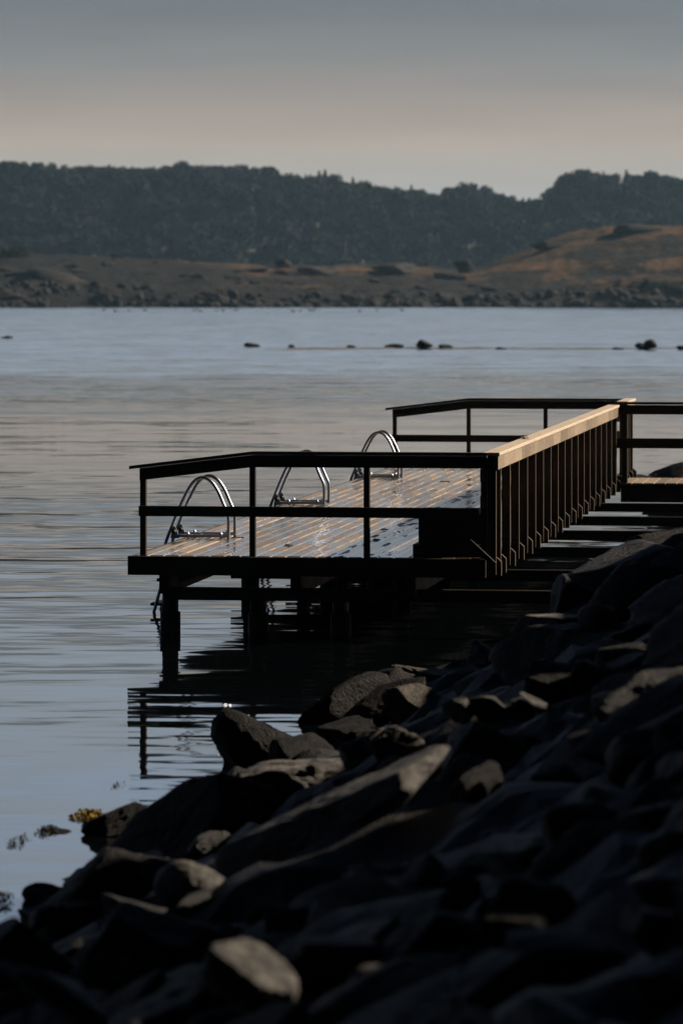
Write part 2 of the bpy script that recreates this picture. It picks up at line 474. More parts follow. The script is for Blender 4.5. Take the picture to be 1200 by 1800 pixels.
WL_Y = [-40, 10, 22, 26, 28.5, 33, 37, 40, 44, 47, 54, 62, 67, 75, 120]
WL_X = [-6.5, -3.5, -1.9, -1.35, -0.85, -0.1, 0.9, 1.9, 2.9, 3.4, 4.4, 5.2, 5.2, 8.5, 17]
def bank_z(X, Y):
    d = X - np.interp(Y, WL_Y, WL_X)
    h = np.where(d < 0, 0.6 * d, 0.40 * d)
    cap = np.interp(Y, [-40, 8, 26, 33, 37, 39, 120], [5.0, 4.4, 3.6, 2.6, 2.2, 1.5, 1.5])
    over = np.maximum(h - cap, 0)
    h = np.minimum(h, cap) + 0.05 * over
    e = X - (Y / 12 + 0.9)
    c = Y - 0.325 * X                                # constant along the sun's direction: unseen shading crest added, notched to light chosen rocks
    hh = np.interp(c, [-40, 8, 15, 21.3, 23.6, 24.0, 27, 28.2, 28.7, 29.3, 30, 33, 36.3, 37.3], [5.0, 3.9, 3.1, 3.1, 2.6, 1.35, 1.2, 1.2, 2.1, 1.3, 1.2, 1.7, 1.4, 0.0])
    for cc, ww in ((12.87, 0.24), (13.95, 0.07), (18.75, 0.5), (22.0, 0.22), (23.0, 0.16), (30.9, 0.2), (32.3, 0.18)):
        hh = hh * (1 - 0.96 * np.exp(-((c - cc) / ww) ** 2))
    h = h + np.clip(e * 0.8, 0, hh)
    return np.maximum(h, -1.6) - 0.27
def bank_surf(X, Y):
    return bank_z(X, Y) + 0.24 * vfbm(X * 1.1, Y * 1.1, 3.0, 5)
xs = np.concatenate([np.arange(-9, -4, 0.22), np.arange(-4, 5.5, 0.11), np.arange(5.5, 9, 0.22), np.arange(9, 40, 1.5)])
ys = np.concatenate([np.arange(-40, 6, 2.0), np.arange(6, 40, 0.14), np.arange(40, 60, 0.28), np.arange(60, 125, 1.0)])
o = link('rocky_bank', grid_mesh('rocky_bank', xs, ys, bank_surf), M['bank'], None, True)
tag(o, kind='structure')

RIDGE_X = [-900, 0, 60, 120, 200, 300, 400, 480, 560, 640, 700, 760, 800, 850, 900, 950, 1000, 1060, 1120, 1200, 1350, 2100]
RIDGE_Y = [455, 448, 446, 447, 451, 458, 462, 468, 466, 464, 466, 469, 473, 466, 449, 427, 408, 398, 395, 398, 392, 420]
SHORE = 792.0
def ridge_z(X):
    px = 600 + X * F / 880.0
    return H + (HY - np.interp(px, RIDGE_X, RIDGE_Y)) * 880.0 / F
def isle_z(X, Y):
    sh = SHORE + 4 * np.sin(X * 0.05) + 3 * np.sin(X * 0.13 + 1)
    tt = (Y - sh) / 88.0
    rz = ridge_z(X)
    prof = np.where(tt < 0, tt * 6, np.where(tt < 0.12, tt / 0.12 * 0.28, np.where(tt < 1, 0.28 + 0.72 * (tt - 0.12) / 0.88, 1 - (tt - 1) * 0.7)))
    hill = np.clip((X - 28) / 12, 0, 1)
    prof2 = np.where(tt < 0.5, np.minimum(prof, 0.30 + 0.1 * tt), np.where(tt < 1, 0.35 + 0.65 * np.clip((tt - 0.5) / 0.5, 0, 1) ** 0.8, prof))
    prof = prof * (1 - hill) + np.where(tt < 0.12, prof * 0.8, prof2) * hill
    return np.where(tt < 0, prof, prof * rz)
def isle_surf(X, Y):
    z = isle_z(X, Y)
    edge = np.clip((Y - SHORE) / 12, 0.15, 1) * np.clip(1.25 - (Y - SHORE) / 88.0 * 0.9, 0.3, 1)
    return z + edge * (0.9 * vfbm(X * 0.09, Y * 0.09, 1.0, 4) + 0.35 * vfbm(X * 0.45, Y * 0.45, 5.0, 3))
xs = np.concatenate([np.arange(-400, -100, 6), np.arange(-100, 100, 0.55), np.arange(100, 401, 6)])
ys = np.concatenate([np.arange(776, 900, 1.0), np.arange(900, 1010, 5)])
tag(link('far_shore', grid_mesh('far_shore', xs, ys, isle_surf), M['far_shore'], None, True), kind='structure')

SKY_X = [-1500, -600, 0, 60, 100, 180, 250, 300, 400, 440, 480, 520, 560, 600, 640, 700, 740, 770, 800, 830, 860, 890, 905, 940, 962, 980, 1000, 1050, 1090, 1140, 1200, 1600, 2600]
SKY_Y = [300, 286, 284, 286, 290, 286, 290, 285, 285, 292, 293, 302, 303, 312, 318, 326, 328, 338, 322, 322, 330, 342, 348, 345, 335, 310, 300, 297, 305, 298, 308, 300, 310]
FY0, FY1 = 1330.0, 1560.0
def forest_top(X, Y=1500.0):                        # z of the skyline seen along the column through X
    px = 600 + X * F / Y
    return H + (HY - np.interp(px, SKY_X, SKY_Y)) * Y / F
def wood_z(X, Y):
    s = np.clip((Y - FY0) / (FY1 - FY0 - 40), 0, 1)
    top = forest_top(X) - 7.5
    return -1.0 + (top + 1) * s ** 0.9 + np.where(Y > FY1, -(Y - FY1) * 0.1, 0)
tag(link('hills', grid_mesh('hills', np.arange(-520, 521, 8.0), np.arange(1290, 1720, 8.0), wood_z), M['forest_floor'], None, True), kind='structure')

# ------------------------------------------------------------------ trees of the far wood
def crown_cloud(seed, h, w, kind):
    """leaf-cluster quads spread through a crown's volume: centres (n,3) and sizes"""
    r = np.random.default_rng(seed)
    pts = []
    if kind == 'broad':
        for k in range(13):
            a = r.uniform(0, 2 * math.pi); q = r.uniform(0.05, 0.62) * w / 2
            c = np.array([q * math.cos(a), q * math.sin(a), h * (0.42 + 0.44 * r.random()) - 0.25 * q])
            rad = w * r.uniform(0.16, 0.27)
            n = int(110 * (rad / (w * 0.2)) ** 2)
            d = r.normal(size=(n, 3)); d /= np.linalg.norm(d, axis=1)[:, None]
            pts.append(c + d * rad * r.uniform(0.55, 1.12, (n, 1)) * np.array([1, 1, 0.75]))
    else:
        for k in range(15):
            f = k / 14.0
            rr = w / 2 * (1 - f) ** 0.75 * r.uniform(0.75, 1.15) + 0.25
            n = int(30 + 95 * (1 - f))
            a = r.uniform(0, 2 * math.pi, n); q = rr * np.sqrt(r.uniform(0.1, 1, n))
            pts.append(np.stack([q * np.cos(a), q * np.sin(a), h * (0.22 + 0.78 * f) - 0.32 * q + r.normal(0, 0.25, n)], -1))
    p = np.concatenate(pts)
    return p, r.uniform(0.22, 0.5, len(p)), r
def quads(p, s, r):
    n = len(p)
    a = r.normal(size=(n, 3)); a /= np.linalg.norm(a, axis=1)[:, None]
    b = np.cross(a, r.normal(size=(n, 3))); b /= np.linalg.norm(b, axis=1)[:, None]
    a = a * s[:, None]; b = b * (s * r.uniform(0.5, 0.95, n))[:, None]
    v = np.stack([p - a - b, p + a - b * 0.4, p + a * 0.5 + b, p - a * 0.7 + b * 0.8], 1).reshape(-1, 3)
    return v, np.arange(4 * n).reshape(-1, 4)

protos = []
for i in range(9):
    kind = 'broad' if i < 6 else 'spire'
    h = [10.5, 12, 9.5, 13, 11, 10, 13.5, 12, 14.5][i]; w = [9, 10, 8.5, 8, 11, 7, 5.2, 6, 5][i]
    p, s, r = crown_cloud(100 + i, h, w, kind)
    v, f = quads(p, s, r)
    protos.append((v, f, h, w, kind))

def trunk_mb(h, w, kind, seed):
    r = random.Random(seed); m = MB()
    top = h * (0.72 if kind == 'broad' else 0.95)
    m.tube([(0, 0, -0.6), (0.05, 0, h * 0.25), (-0.08, 0.06, h * 0.5), (0.05, 0, top)], [0.34, 0.26, 0.17, 0.04], 8)
    for k in range(6 if kind == 'broad' else 4):
        a = r.uniform(0, 6.28); z = h * r.uniform(0.28, 0.55); q = w * r.uniform(0.22, 0.36)
        m.tube([(0, 0, z), (q * 0.5 * math.cos(a), q * 0.5 * math.sin(a), z + h * 0.08), (q * math.cos(a), q * math.sin(a), z + h * 0.2)], [0.12, 0.08, 0.03], 6)
    return m

# the mass of the wood: one object
vs, fs, n0 = [], [], 0
for row, Y in enumerate(np.arange(FY0 + 4, FY1 - 22, 11.0)):
    for X in np.arange(-470, 471, 7.4):
        inside = abs(X) < 160
        if not inside and rng.random() < 0.45: continue
        x = X + rng.uniform(-3, 3); y = Y + rng.uniform(-4, 4)
        v, f, h, w, kind = protos[int(rng.integers(0, 9))] if rng.random() < 0.5 else protos[int(rng.integers(0, 6))]
        k = rng.uniform(0.65, 1.5); a = rng.uniform(0, 6.28)
        z = float(wood_z(np.array([x]), np.array([y]))[0])
        # crowns keep under the skyline of the tree row on the ridge
        lim = float(forest_top(np.array([x * 1500 / y]))[0]); lim = H + (lim - H) * y / 1500
        if z + h * k > lim - 1.0:
            if lim - 1.0 - z < 4: continue
            k = (lim - 1.0 - z) / h
        rot = np.array([[math.cos(a), -math.sin(a), 0], [math.sin(a), math.cos(a), 0], [0, 0, 1]])
        vs.append((v @ rot.T) * k + np.array([x, y, z])); fs.append(f + n0); n0 += len(v)
o = link('forest', np_mesh('forest', np.concatenate(vs), np.concatenate(fs)), M['leaf'])
tag(o, 'hazy dark wood covering the far hillside behind the low shore', 'forest', kind='stuff')

# the trees that stand out along the ridge: things of their own
tree_meshes = []
for i, (v, f, h, w, kind) in enumerate(protos):
    cm = np_mesh('crown', v, f)
    cm.materials.append(M['leaf'] if kind == 'broad' else M['leaf_dark'])
    tree_meshes.append(cm)
trunk_meshes = {}
def place_tree(name, i, X, Y, ztop, width, label, group=None):
    v, f, h, w, kind = protos[i]
    zg = float(wood_z(np.array([X]), np.array([Y]))[0])
    e = empty(name, (X, Y, zg), random.uniform(0, 6.28))
    k = max((ztop - zg) / h, 0.5)
    e.scale = (width / w, width / w, k)
    if i not in trunk_meshes:
        tr = trunk_mb(h, w, kind, i).build('trunk', M['bark'], e); trunk_meshes[i] = tr.data
    else: link('trunk', trunk_meshes[i], None, e)
    link('crown', tree_meshes[i], None, e)
    return tag(e, label, 'tree', group)
px = -300.0
rt = random.Random(3)
while px < 1500:
    Y = 1500 + rt.uniform(-8, 8)
    X = (px - CX) * Y / F
    ytop = np.interp(px, SKY_X, SKY_Y)
    spire = rt.random() < (0.3 if 430 < px < 780 or px < 160 else 0.12)
    if 940 < px < 1075: spire = False
    i = rt.choice([6, 7, 8]) if spire else rt.randrange(6)
    w = rt.uniform(4.5, 6) if spire else rt.uniform(6.5, 9)
    zt = float(H + (HY - ytop + rt.uniform(-8, 6) + (1 if spire else 0)) * Y / F)
    if spire:
        place_tree('spruce_tree', i, X, Y, zt, w, 'hazy pointed conifer on the skyline of the far wooded ridge', 'conifers along the skyline of the far wood')
    else:
        place_tree('broadleaf_tree', i, X, Y, zt, w, 'hazy round crowned tree on the skyline of the far wooded ridge', 'round trees along the skyline of the far wood')
    px += (w * F / Y) * rt.uniform(0.45, 0.8)
Y = 1478.0
for (p, yt, wd, lb) in ((1018, 296, 13, 'broad domed tree rising above the dip in the far skyline'),
                        (985, 309, 8, 'smaller rounded tree leaning out at the left edge of the domed tree'),
                        (812, 319, 9, 'bushy tree on the skyline just left of the dip in the wood')):
    place_tree('broadleaf_tree', 4, (p - CX) * Y / F, Y, H + (HY - yt) * Y / F, wd, lb)

# ------------------------------------------------------------------ rocks
_ico = {}
def ico(sub):
    if sub not in _ico:
        bm = bmesh.new(); bmesh.ops.create_icosphere(bm, subdivisions=sub, radius=1)
        v = np.array([p.co for p in bm.verts]); f = np.array([[q.index for q in p.verts] for p in bm.faces]); bm.free()
        _ico[sub] = (v / np.linalg.norm(v, axis=1)[:, None], f)
    return _ico[sub]
def rock_mesh(name, seed, sub=5, planes=12, amp=0.03, sharp=75.0, freq=2.2, extra=()):
    """angular boulder: unit sphere cut by planes (soft minimum), then roughened"""
    r = np.random.default_rng(seed)
    d, f = ico(sub)
    nrm = r.normal(size=(planes, 3)); nrm /= np.linalg.norm(nrm, axis=1)[:, None]
    off = r.uniform(0.45, 0.95, planes)
    for (n_, o_) in extra:
        n_ = np.array(n_, float); n_ /= np.linalg.norm(n_)
        nrm = np.vstack([nrm, n_]); off = np.append(off, o_)
    dots = d @ nrm.T
    tt = np.where(dots > 0.02, off / np.maximum(dots, 0.02), 50.0)
    tt = np.minimum(tt, 3.0)
    tt = np.hstack([tt, np.full((len(d), 1), 1.15)])
    rad = -np.log(np.exp(-sharp * tt).sum(1)) / sharp
    rq = r.normal(size=3); rq /= np.linalg.norm(rq); strata = d @ rq
    sx = r.uniform(0, 50)
    nz = np.array([mnoise.noise((a[0] * freq + sx, a[1] * freq, a[2] * freq)) + 0.5 * mnoise.noise((a[0] * freq * 2.7, a[1] * freq * 2.7 + sx, a[2] * freq * 2.7))
                   + 0.35 * mnoise.noise((a[0] * freq * 7, a[1] * freq * 7 + sx, a[2] * freq * 7))
                   - 0.9 * abs(mnoise.noise((a[0] * freq * 1.6 + 9, a[1] * freq * 1.6 + sx, q * freq * 4.5))) for a, q in zip(d, strata)])
    v = d * (rad + amp * nz)[:, None]
    ext = (v.max(0) - v.min(0)) / 2; mid = (v.max(0) + v.min(0)) / 2
    v = (v - mid) / ext                                # fill the box -1..1
    me = np_mesh(name, v, f)
    me.polygons.foreach_set('use_smooth', [True] * len(f))
    return me

def rock(name, px, py, wpx, hpx, Y, mat, label, seed, depth=1.0, rot=0.0, tilt=(0, 0), cat='rock', group=None, **kw):
    """one boulder whose outline spans wpx x hpx photo pixels round (px, py) at distance Y"""
    me = rock_mesh(name, seed, **kw)
    me.materials.append(M[mat])
    o = link(name, me)
    p = at(px, py, Y)
    o.location = p
    w = wpx * Y / F / 2; h = hpx * Y / F / 2
    o.rotation_euler = (R(tilt[0]), R(tilt[1]), R(rot))
    # size the tilted stone so that its upright box is 2w wide and 2h high
    vv = np.empty(len(me.vertices) * 3, np.float32); me.vertices.foreach_get('co', vv); vv = vv.reshape(-1, 3)
    rm = np.array(o.rotation_euler.to_matrix()); sx, sy, sz = w, max(w, h) * depth, h
    for _ in range(6):
        q = (vv * np.array([sx, sy, sz])) @ rm.T
        ex = np.ptp(q[:, 0]) / 2; ez = np.ptp(q[:, 2]) / 2
        sx *= (w / ex) ** 0.7; sz = max(sz * (h / ez) ** 0.7, 0.25 * sx)
    q = (vv * np.array([sx, sy, sz])) @ rm.T
    k_ = min(1.0, h / (np.ptp(q[:, 2]) / 2) * 1.1)
    o.scale = (sx * k_, sy, sz * k_)
    return tag(o, label, cat, group)

# boulders of the near bank, each where it lies
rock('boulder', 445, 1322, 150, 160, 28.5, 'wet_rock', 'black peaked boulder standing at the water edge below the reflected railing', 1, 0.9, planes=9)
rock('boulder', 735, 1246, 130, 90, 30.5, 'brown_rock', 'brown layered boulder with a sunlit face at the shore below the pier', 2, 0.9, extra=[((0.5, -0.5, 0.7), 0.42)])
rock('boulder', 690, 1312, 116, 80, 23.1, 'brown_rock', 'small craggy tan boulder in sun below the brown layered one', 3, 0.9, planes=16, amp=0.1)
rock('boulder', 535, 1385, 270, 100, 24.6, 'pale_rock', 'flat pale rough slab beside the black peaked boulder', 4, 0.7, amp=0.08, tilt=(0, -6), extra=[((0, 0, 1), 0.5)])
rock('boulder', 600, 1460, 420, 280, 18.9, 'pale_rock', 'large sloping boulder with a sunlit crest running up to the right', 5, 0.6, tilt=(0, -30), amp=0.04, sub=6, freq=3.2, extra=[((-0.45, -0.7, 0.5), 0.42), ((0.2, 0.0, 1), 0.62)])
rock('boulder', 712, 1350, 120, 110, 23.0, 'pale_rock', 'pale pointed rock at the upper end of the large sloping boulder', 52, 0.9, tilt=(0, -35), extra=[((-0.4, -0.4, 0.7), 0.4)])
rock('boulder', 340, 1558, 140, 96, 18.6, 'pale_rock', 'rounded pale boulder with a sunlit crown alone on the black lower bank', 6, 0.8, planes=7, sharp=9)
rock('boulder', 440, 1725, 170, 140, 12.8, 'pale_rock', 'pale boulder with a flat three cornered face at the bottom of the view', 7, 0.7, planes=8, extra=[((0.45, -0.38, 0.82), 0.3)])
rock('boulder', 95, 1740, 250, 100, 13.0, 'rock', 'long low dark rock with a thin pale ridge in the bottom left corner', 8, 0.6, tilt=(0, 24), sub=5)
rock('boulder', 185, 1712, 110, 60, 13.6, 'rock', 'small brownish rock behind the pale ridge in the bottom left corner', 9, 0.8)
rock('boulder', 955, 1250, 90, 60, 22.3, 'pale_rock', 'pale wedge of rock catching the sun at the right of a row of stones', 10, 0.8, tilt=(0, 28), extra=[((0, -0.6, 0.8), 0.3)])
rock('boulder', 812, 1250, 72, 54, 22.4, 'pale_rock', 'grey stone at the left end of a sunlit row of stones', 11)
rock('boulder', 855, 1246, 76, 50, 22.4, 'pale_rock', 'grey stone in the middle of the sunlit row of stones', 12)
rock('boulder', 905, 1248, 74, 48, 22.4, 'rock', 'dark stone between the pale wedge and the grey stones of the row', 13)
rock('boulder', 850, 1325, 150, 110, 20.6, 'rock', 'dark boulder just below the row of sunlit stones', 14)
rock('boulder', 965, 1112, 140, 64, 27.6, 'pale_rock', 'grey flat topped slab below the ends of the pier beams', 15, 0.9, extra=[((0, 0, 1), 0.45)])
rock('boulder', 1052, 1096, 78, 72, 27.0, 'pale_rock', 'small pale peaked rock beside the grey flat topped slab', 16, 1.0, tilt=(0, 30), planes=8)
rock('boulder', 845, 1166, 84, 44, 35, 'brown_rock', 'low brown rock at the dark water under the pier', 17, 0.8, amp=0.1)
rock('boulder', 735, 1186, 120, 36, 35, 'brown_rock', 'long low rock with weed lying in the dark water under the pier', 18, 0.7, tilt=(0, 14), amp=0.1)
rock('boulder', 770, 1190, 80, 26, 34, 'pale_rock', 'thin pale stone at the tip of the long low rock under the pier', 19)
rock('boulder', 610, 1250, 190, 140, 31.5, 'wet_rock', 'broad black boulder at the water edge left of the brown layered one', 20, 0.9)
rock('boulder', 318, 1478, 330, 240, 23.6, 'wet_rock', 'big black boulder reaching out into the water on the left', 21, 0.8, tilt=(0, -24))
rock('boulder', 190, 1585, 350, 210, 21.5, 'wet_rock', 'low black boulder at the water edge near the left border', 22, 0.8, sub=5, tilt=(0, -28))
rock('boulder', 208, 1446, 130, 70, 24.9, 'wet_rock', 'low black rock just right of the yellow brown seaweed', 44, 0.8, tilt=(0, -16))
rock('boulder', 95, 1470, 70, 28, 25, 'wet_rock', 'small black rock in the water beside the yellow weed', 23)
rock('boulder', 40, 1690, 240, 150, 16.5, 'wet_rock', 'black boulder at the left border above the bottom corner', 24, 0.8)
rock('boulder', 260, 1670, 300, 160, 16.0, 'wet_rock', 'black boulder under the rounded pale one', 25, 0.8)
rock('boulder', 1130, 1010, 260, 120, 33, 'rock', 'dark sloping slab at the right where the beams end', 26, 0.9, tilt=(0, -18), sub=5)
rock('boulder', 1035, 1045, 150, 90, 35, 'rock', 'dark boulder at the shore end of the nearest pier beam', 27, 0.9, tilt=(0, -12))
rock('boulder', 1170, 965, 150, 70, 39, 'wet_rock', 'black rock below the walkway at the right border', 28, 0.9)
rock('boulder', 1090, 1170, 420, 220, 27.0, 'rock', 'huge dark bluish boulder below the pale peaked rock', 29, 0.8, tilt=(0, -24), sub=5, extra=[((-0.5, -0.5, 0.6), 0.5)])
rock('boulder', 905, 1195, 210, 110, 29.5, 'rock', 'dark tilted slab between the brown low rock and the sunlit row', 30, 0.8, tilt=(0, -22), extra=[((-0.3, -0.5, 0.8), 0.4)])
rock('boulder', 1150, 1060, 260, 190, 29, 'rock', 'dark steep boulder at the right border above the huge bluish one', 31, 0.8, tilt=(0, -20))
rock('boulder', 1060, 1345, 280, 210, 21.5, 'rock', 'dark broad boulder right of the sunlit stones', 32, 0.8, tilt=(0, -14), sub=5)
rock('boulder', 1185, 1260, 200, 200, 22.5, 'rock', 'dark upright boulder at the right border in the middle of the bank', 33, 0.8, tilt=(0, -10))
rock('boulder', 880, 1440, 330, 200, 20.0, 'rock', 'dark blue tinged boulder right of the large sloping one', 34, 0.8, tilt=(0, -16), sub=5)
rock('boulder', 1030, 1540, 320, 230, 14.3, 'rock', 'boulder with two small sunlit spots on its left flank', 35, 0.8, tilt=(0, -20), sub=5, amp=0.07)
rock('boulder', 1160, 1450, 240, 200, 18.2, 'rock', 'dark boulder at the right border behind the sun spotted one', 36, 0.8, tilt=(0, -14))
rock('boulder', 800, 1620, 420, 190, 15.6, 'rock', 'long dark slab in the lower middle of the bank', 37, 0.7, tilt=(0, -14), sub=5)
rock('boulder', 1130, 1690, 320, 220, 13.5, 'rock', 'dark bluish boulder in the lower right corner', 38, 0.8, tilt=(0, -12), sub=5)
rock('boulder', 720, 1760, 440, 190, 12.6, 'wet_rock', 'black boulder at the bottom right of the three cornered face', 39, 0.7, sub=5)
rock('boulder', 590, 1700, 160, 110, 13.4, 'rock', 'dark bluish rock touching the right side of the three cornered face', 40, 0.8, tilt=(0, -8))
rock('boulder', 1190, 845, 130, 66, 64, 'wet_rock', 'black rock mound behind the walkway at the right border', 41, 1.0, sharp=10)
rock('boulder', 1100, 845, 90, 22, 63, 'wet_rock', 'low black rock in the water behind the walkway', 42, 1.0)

# smaller stones filling the bank: alike in the shade
fill = [rock_mesh('stone', 300 + i, 4, 11, 0.05) for i in range(10)]
for i, m in enumerate(fill): m.materials.append(M[('rock', 'wet_rock', 'rock', 'wet_rock', 'rock')[i % 5]])
rs = random.Random(5)
count = 0
while count < 210:
    Y = 10.5 + 44 * rs.random() ** 1.3
    X = rs.uniform(-0.1, 0.1) * Y
    d = X - float(np.interp(Y, WL_Y, WL_X))
    if d < -0.3 or d > 5 or (Y > 30 and (d < 1.0 or rs.random() < 0.5)) or (Y < 26 and d < 0.25): continue
    if (17.2 < Y < 19.6 and -0.55 < X < 0.6) or (12 < Y < 13.2 and -0.75 < X < 0.1): continue
    if Y > 36 and X < 1.55 + (Y - 38.7) * 0.144 + 0.5 and Y < 58: 
        if d > 0.4: continue
    z = float(bank_z(np.array([X]), np.array([Y]))[0])
    if (630 < CX + F * X / Y < 1000 and 1190 < HY + F * (H - z) / Y < 1330 and Y < 30) or (880 < CX + F * X / Y < 1110 and 1060 < HY + F * (H - z) / Y < 1150): continue
    o = bpy.data.objects.new('stone', fill[rs.randrange(10)]); C.objects.link(o)
    s = rs.uniform(0.06, 0.2) * (0.75 + Y / 60) if d > 0 else rs.uniform(0.08, 0.15)
    o.location = (X, Y, z + s * 0.25)
    o.scale = (s * rs.uniform(0.9, 1.5), s * rs.uniform(0.8, 1.2), s * rs.uniform(0.55, 0.9))
    o.rotation_euler = (rs.uniform(-0.3, 0.3), rs.uniform(-0.5, 0.1), rs.uniform(0, 6.28))
    tag(o, 'dark stone wedged in the shade between the big boulders of the bank', 'stone', 'shaded stones between the bank boulders')
    count += 1

# larger dark slabs bedded along the slope
slabs = [rock_mesh('slab', 330 + i, 5, 10, 0.045, freq=2.6, extra=[((-0.25, -0.35, 0.9), 0.4)]) for i in range(6)]
for i, m in enumerate(slabs): m.materials.append(M[('wet_rock', 'rock', 'pale_rock', 'rock', 'wet_rock', 'pale_rock')[i]])
rs = random.Random(12)
# (outline in the view, distance): no slab may stand in front of these named boulders
keep_clear = [(380, 1250, 520, 1340, 29), (640, 1190, 800, 1345, 31), (640, 1270, 745, 1350, 24), (410, 1330, 660, 1420, 25), (420, 1330, 790, 1500, 20), (775, 1215, 1000, 1285, 22.6),
              (900, 1075, 1090, 1140, 34), (275, 1505, 410, 1620, 19), (360, 1650, 530, 1790, 13.5), (0, 1100, 300, 1600, 40), (0, 1680, 190, 1790, 14),
              (640, 1000, 900, 1190, 40), (900, 1430, 1080, 1620, 17.2)]
count = tries = 0
while count < 90:
    Y = rs.uniform(11.5, 36); X = rs.uniform(-0.09, 0.1) * Y
    d = X - float(np.interp(Y, WL_Y, WL_X))
    z = float(bank_z(np.array([X]), np.array([Y]))[0])
    px, py = CX + F * X / Y, HY + F * (H - z - 0.1) / Y
    s = rs.uniform(0.2, 0.46) * (0.7 + Y / 60)
    hw, hh_ = s * 1.15 * F / Y, s * 0.6 * F / Y
    if d < 0.3 or X > Y / 12 + 0.4 or any(a < px + hw and px - hw < c and b < py + hh_ and py - hh_ < e and Y < yy for a, b, c, e, yy in keep_clear):
        tries += 1
        if tries > 6000: break
        continue
    o = bpy.data.objects.new('rock_slab', slabs[rs.randrange(6)]); C.objects.link(o)
    o.location = (X, Y, z + s * 0.12)
    o.scale = (s * rs.uniform(1.0, 1.5), s * rs.uniform(0.8, 1.1), s * rs.uniform(0.4, 0.6))
    o.rotation_euler = (rs.uniform(-0.15, 0.25), -rs.uniform(0.2, 0.6), rs.uniform(-0.5, 0.5))
    tag(o, 'dark slab bedded at a slant in the shaded slope of the bank', 'rock', 'slanting slabs of the bank', 'thing')
    count += 1

# far shore boulders
farm = [rock_mesh('shore_boulder', 400 + i, 3, 12, 0.06) for i in range(8)]
for m in farm: m.materials.append(M['far_rock'])
rs = random.Random(9)
for k in range(298):
    X = rs.uniform(-70, 71)
    left = X < -35
    Y = SHORE + 4 * math.sin(X * 0.05) + 3 * math.sin(X * 0.13 + 1) + (rs.random() ** 1.6) * (22 if left else 11) - 1.0
    z = float(isle_z(np.array([X]), np.array([Y]))[0])
    o = bpy.data.objects.new('shore_boulder', farm[rs.randrange(8)]); C.objects.link(o)
    s = rs.uniform(0.45, 1.05) * (1.4 if rs.random() < 0.15 else 1)
    o.location = (X, Y, max(z, -0.2) + s * 0.35)
    o.scale = (s * rs.uniform(0.9, 1.6), s, s * rs.uniform(0.6, 1.0))
    o.rotation_euler = (rs.uniform(-0.4, 0.4), rs.uniform(-0.4, 0.4), rs.uniform(0, 6.28))
    tag(o, 'grey boulder in the stony rim at the foot of the far shore', 'boulder', 'boulders along the far waterline')
rs = random.Random(21)
for k in range(44):
    X = rs.uniform(-72, 30); Y = SHORE + rs.uniform(16, 80)
    z = float(isle_z(np.array([X]), np.array([Y]))[0])
    o = bpy.data.objects.new('shore_boulder', farm[rs.randrange(8)]); C.objects.link(o)
    s = rs.uniform(0.4, 1.3)
    o.location = (X, Y, z + 0.1)
    o.scale = (s * rs.uniform(1.2, 3.0), s * 1.2, s * rs.uniform(0.5, 0.8))
    o.rotation_euler = (0, rs.uniform(-0.2, 0.2), rs.uniform(-0.5, 0.5))
    tag(o, 'grey outcrop rock scattered on the ochre grass of the far shore', 'boulder', 'outcrop rocks in the far grass')
for (px, py, w, h, Y, sd, lb) in (
        (497, 464, 32, 20, 872, 61, 'dark round boulder alone on the crest of the far grassy shore'),
        (815, 469, 36, 20, 868, 62, 'dark boulder in the hollow at the foot of the far hill'),
        (265, 497, 56, 16, 835, 63, 'long low outcrop in the grass of the far shore at left'),
        (355, 494, 44, 26, 830, 64, 'grey hump of rock in the far grass right of the long outcrop'),
        (90, 500, 150, 60, 824, 65, 'big dark rock mass on the far shore at the left border'),
        (690, 472, 170, 18, 860, 66, 'long dark rock ledge along the far crest in the middle'),
        (560, 478, 120, 18, 858, 67, 'dark rock ledge left of the long one on the far crest'),
        (1150, 530, 46, 24, 796, 68, 'larger dark boulder in the far stony rim at right'),
        (15, 525, 120, 34, 800, 69, 'dark rock at the far waterline at the left border')):
    rock('boulder', px, py, w, h, Y, 'far_rock', lb, sd, 0.9, cat='boulder', sub=4)
for (px, py, w, h, lb) in ((1120, 405, 150, 20, 'dark ledge just under the top of the far hill'), (960, 432, 70, 14, 'short dark ledge on the left flank of the far hill')):
    rock('boulder', px, py, w, h, 874, 'far_rock', lb, 70 + px, 0.5, cat='boulder')

def leaf_clump(name, loc, w, d, h, n, size, mat, seed, label, cat, group=None):
    r = np.random.default_rng(seed)
    p = r.normal(size=(n, 3)); p /= np.linalg.norm(p, axis=1)[:, None]
    p *= r.uniform(0.35, 1.08, (n, 1)) ** 0.6
    p[:, 2] = np.abs(p[:, 2])
    lump = np.array([1 + 0.3 * mnoise.noise((a[0] * 2 + seed, a[1] * 2, a[2] * 2)) for a in p])
    p = p * lump[:, None] * np.array([w / 2, d / 2, h])
    v, f = quads(p, r.uniform(0.6, 1.2, n) * size, r)
    o = link(name, np_mesh(name, v, f), M[mat]); o.location = loc
    return tag(o, label, cat, group)
leaf_clump('bush', at(26, 452, 872), 6.5, 4, 2.2, 900, 0.28, 'bush', 1, 'dark green bush on the far crest at the left border', 'bush')
leaf_clump('bush', at(206, 455, 872), 2.6, 2, 0.8, 300, 0.2, 'bush', 2, 'small dark shrub on the far crest right of the green bush', 'bush')
leaf_clump('bush', at(340, 462, 872), 1.5, 1.2, 0.6, 160, 0.16, 'bush', 3, 'tiny shrub on the far crest midway between small shrub and round boulder', 'bush')
leaf_clump('bush', at(1150, 397, 880), 5, 3, 0.9, 300, 0.2, 'bush', 4, 'low scrub on the very top of the far hill', 'bush')
m = MB(); p = at(607, 468, 905); q = at(607, 424, 905)
m.tube([p, (p + q) / 2, q], [0.22, 0.19, 0.12], 8)
m.tube([q + Vector((-0.3, 0, -0.4)), q + Vector((0.3, 0, -0.4))], 0.06, 6)
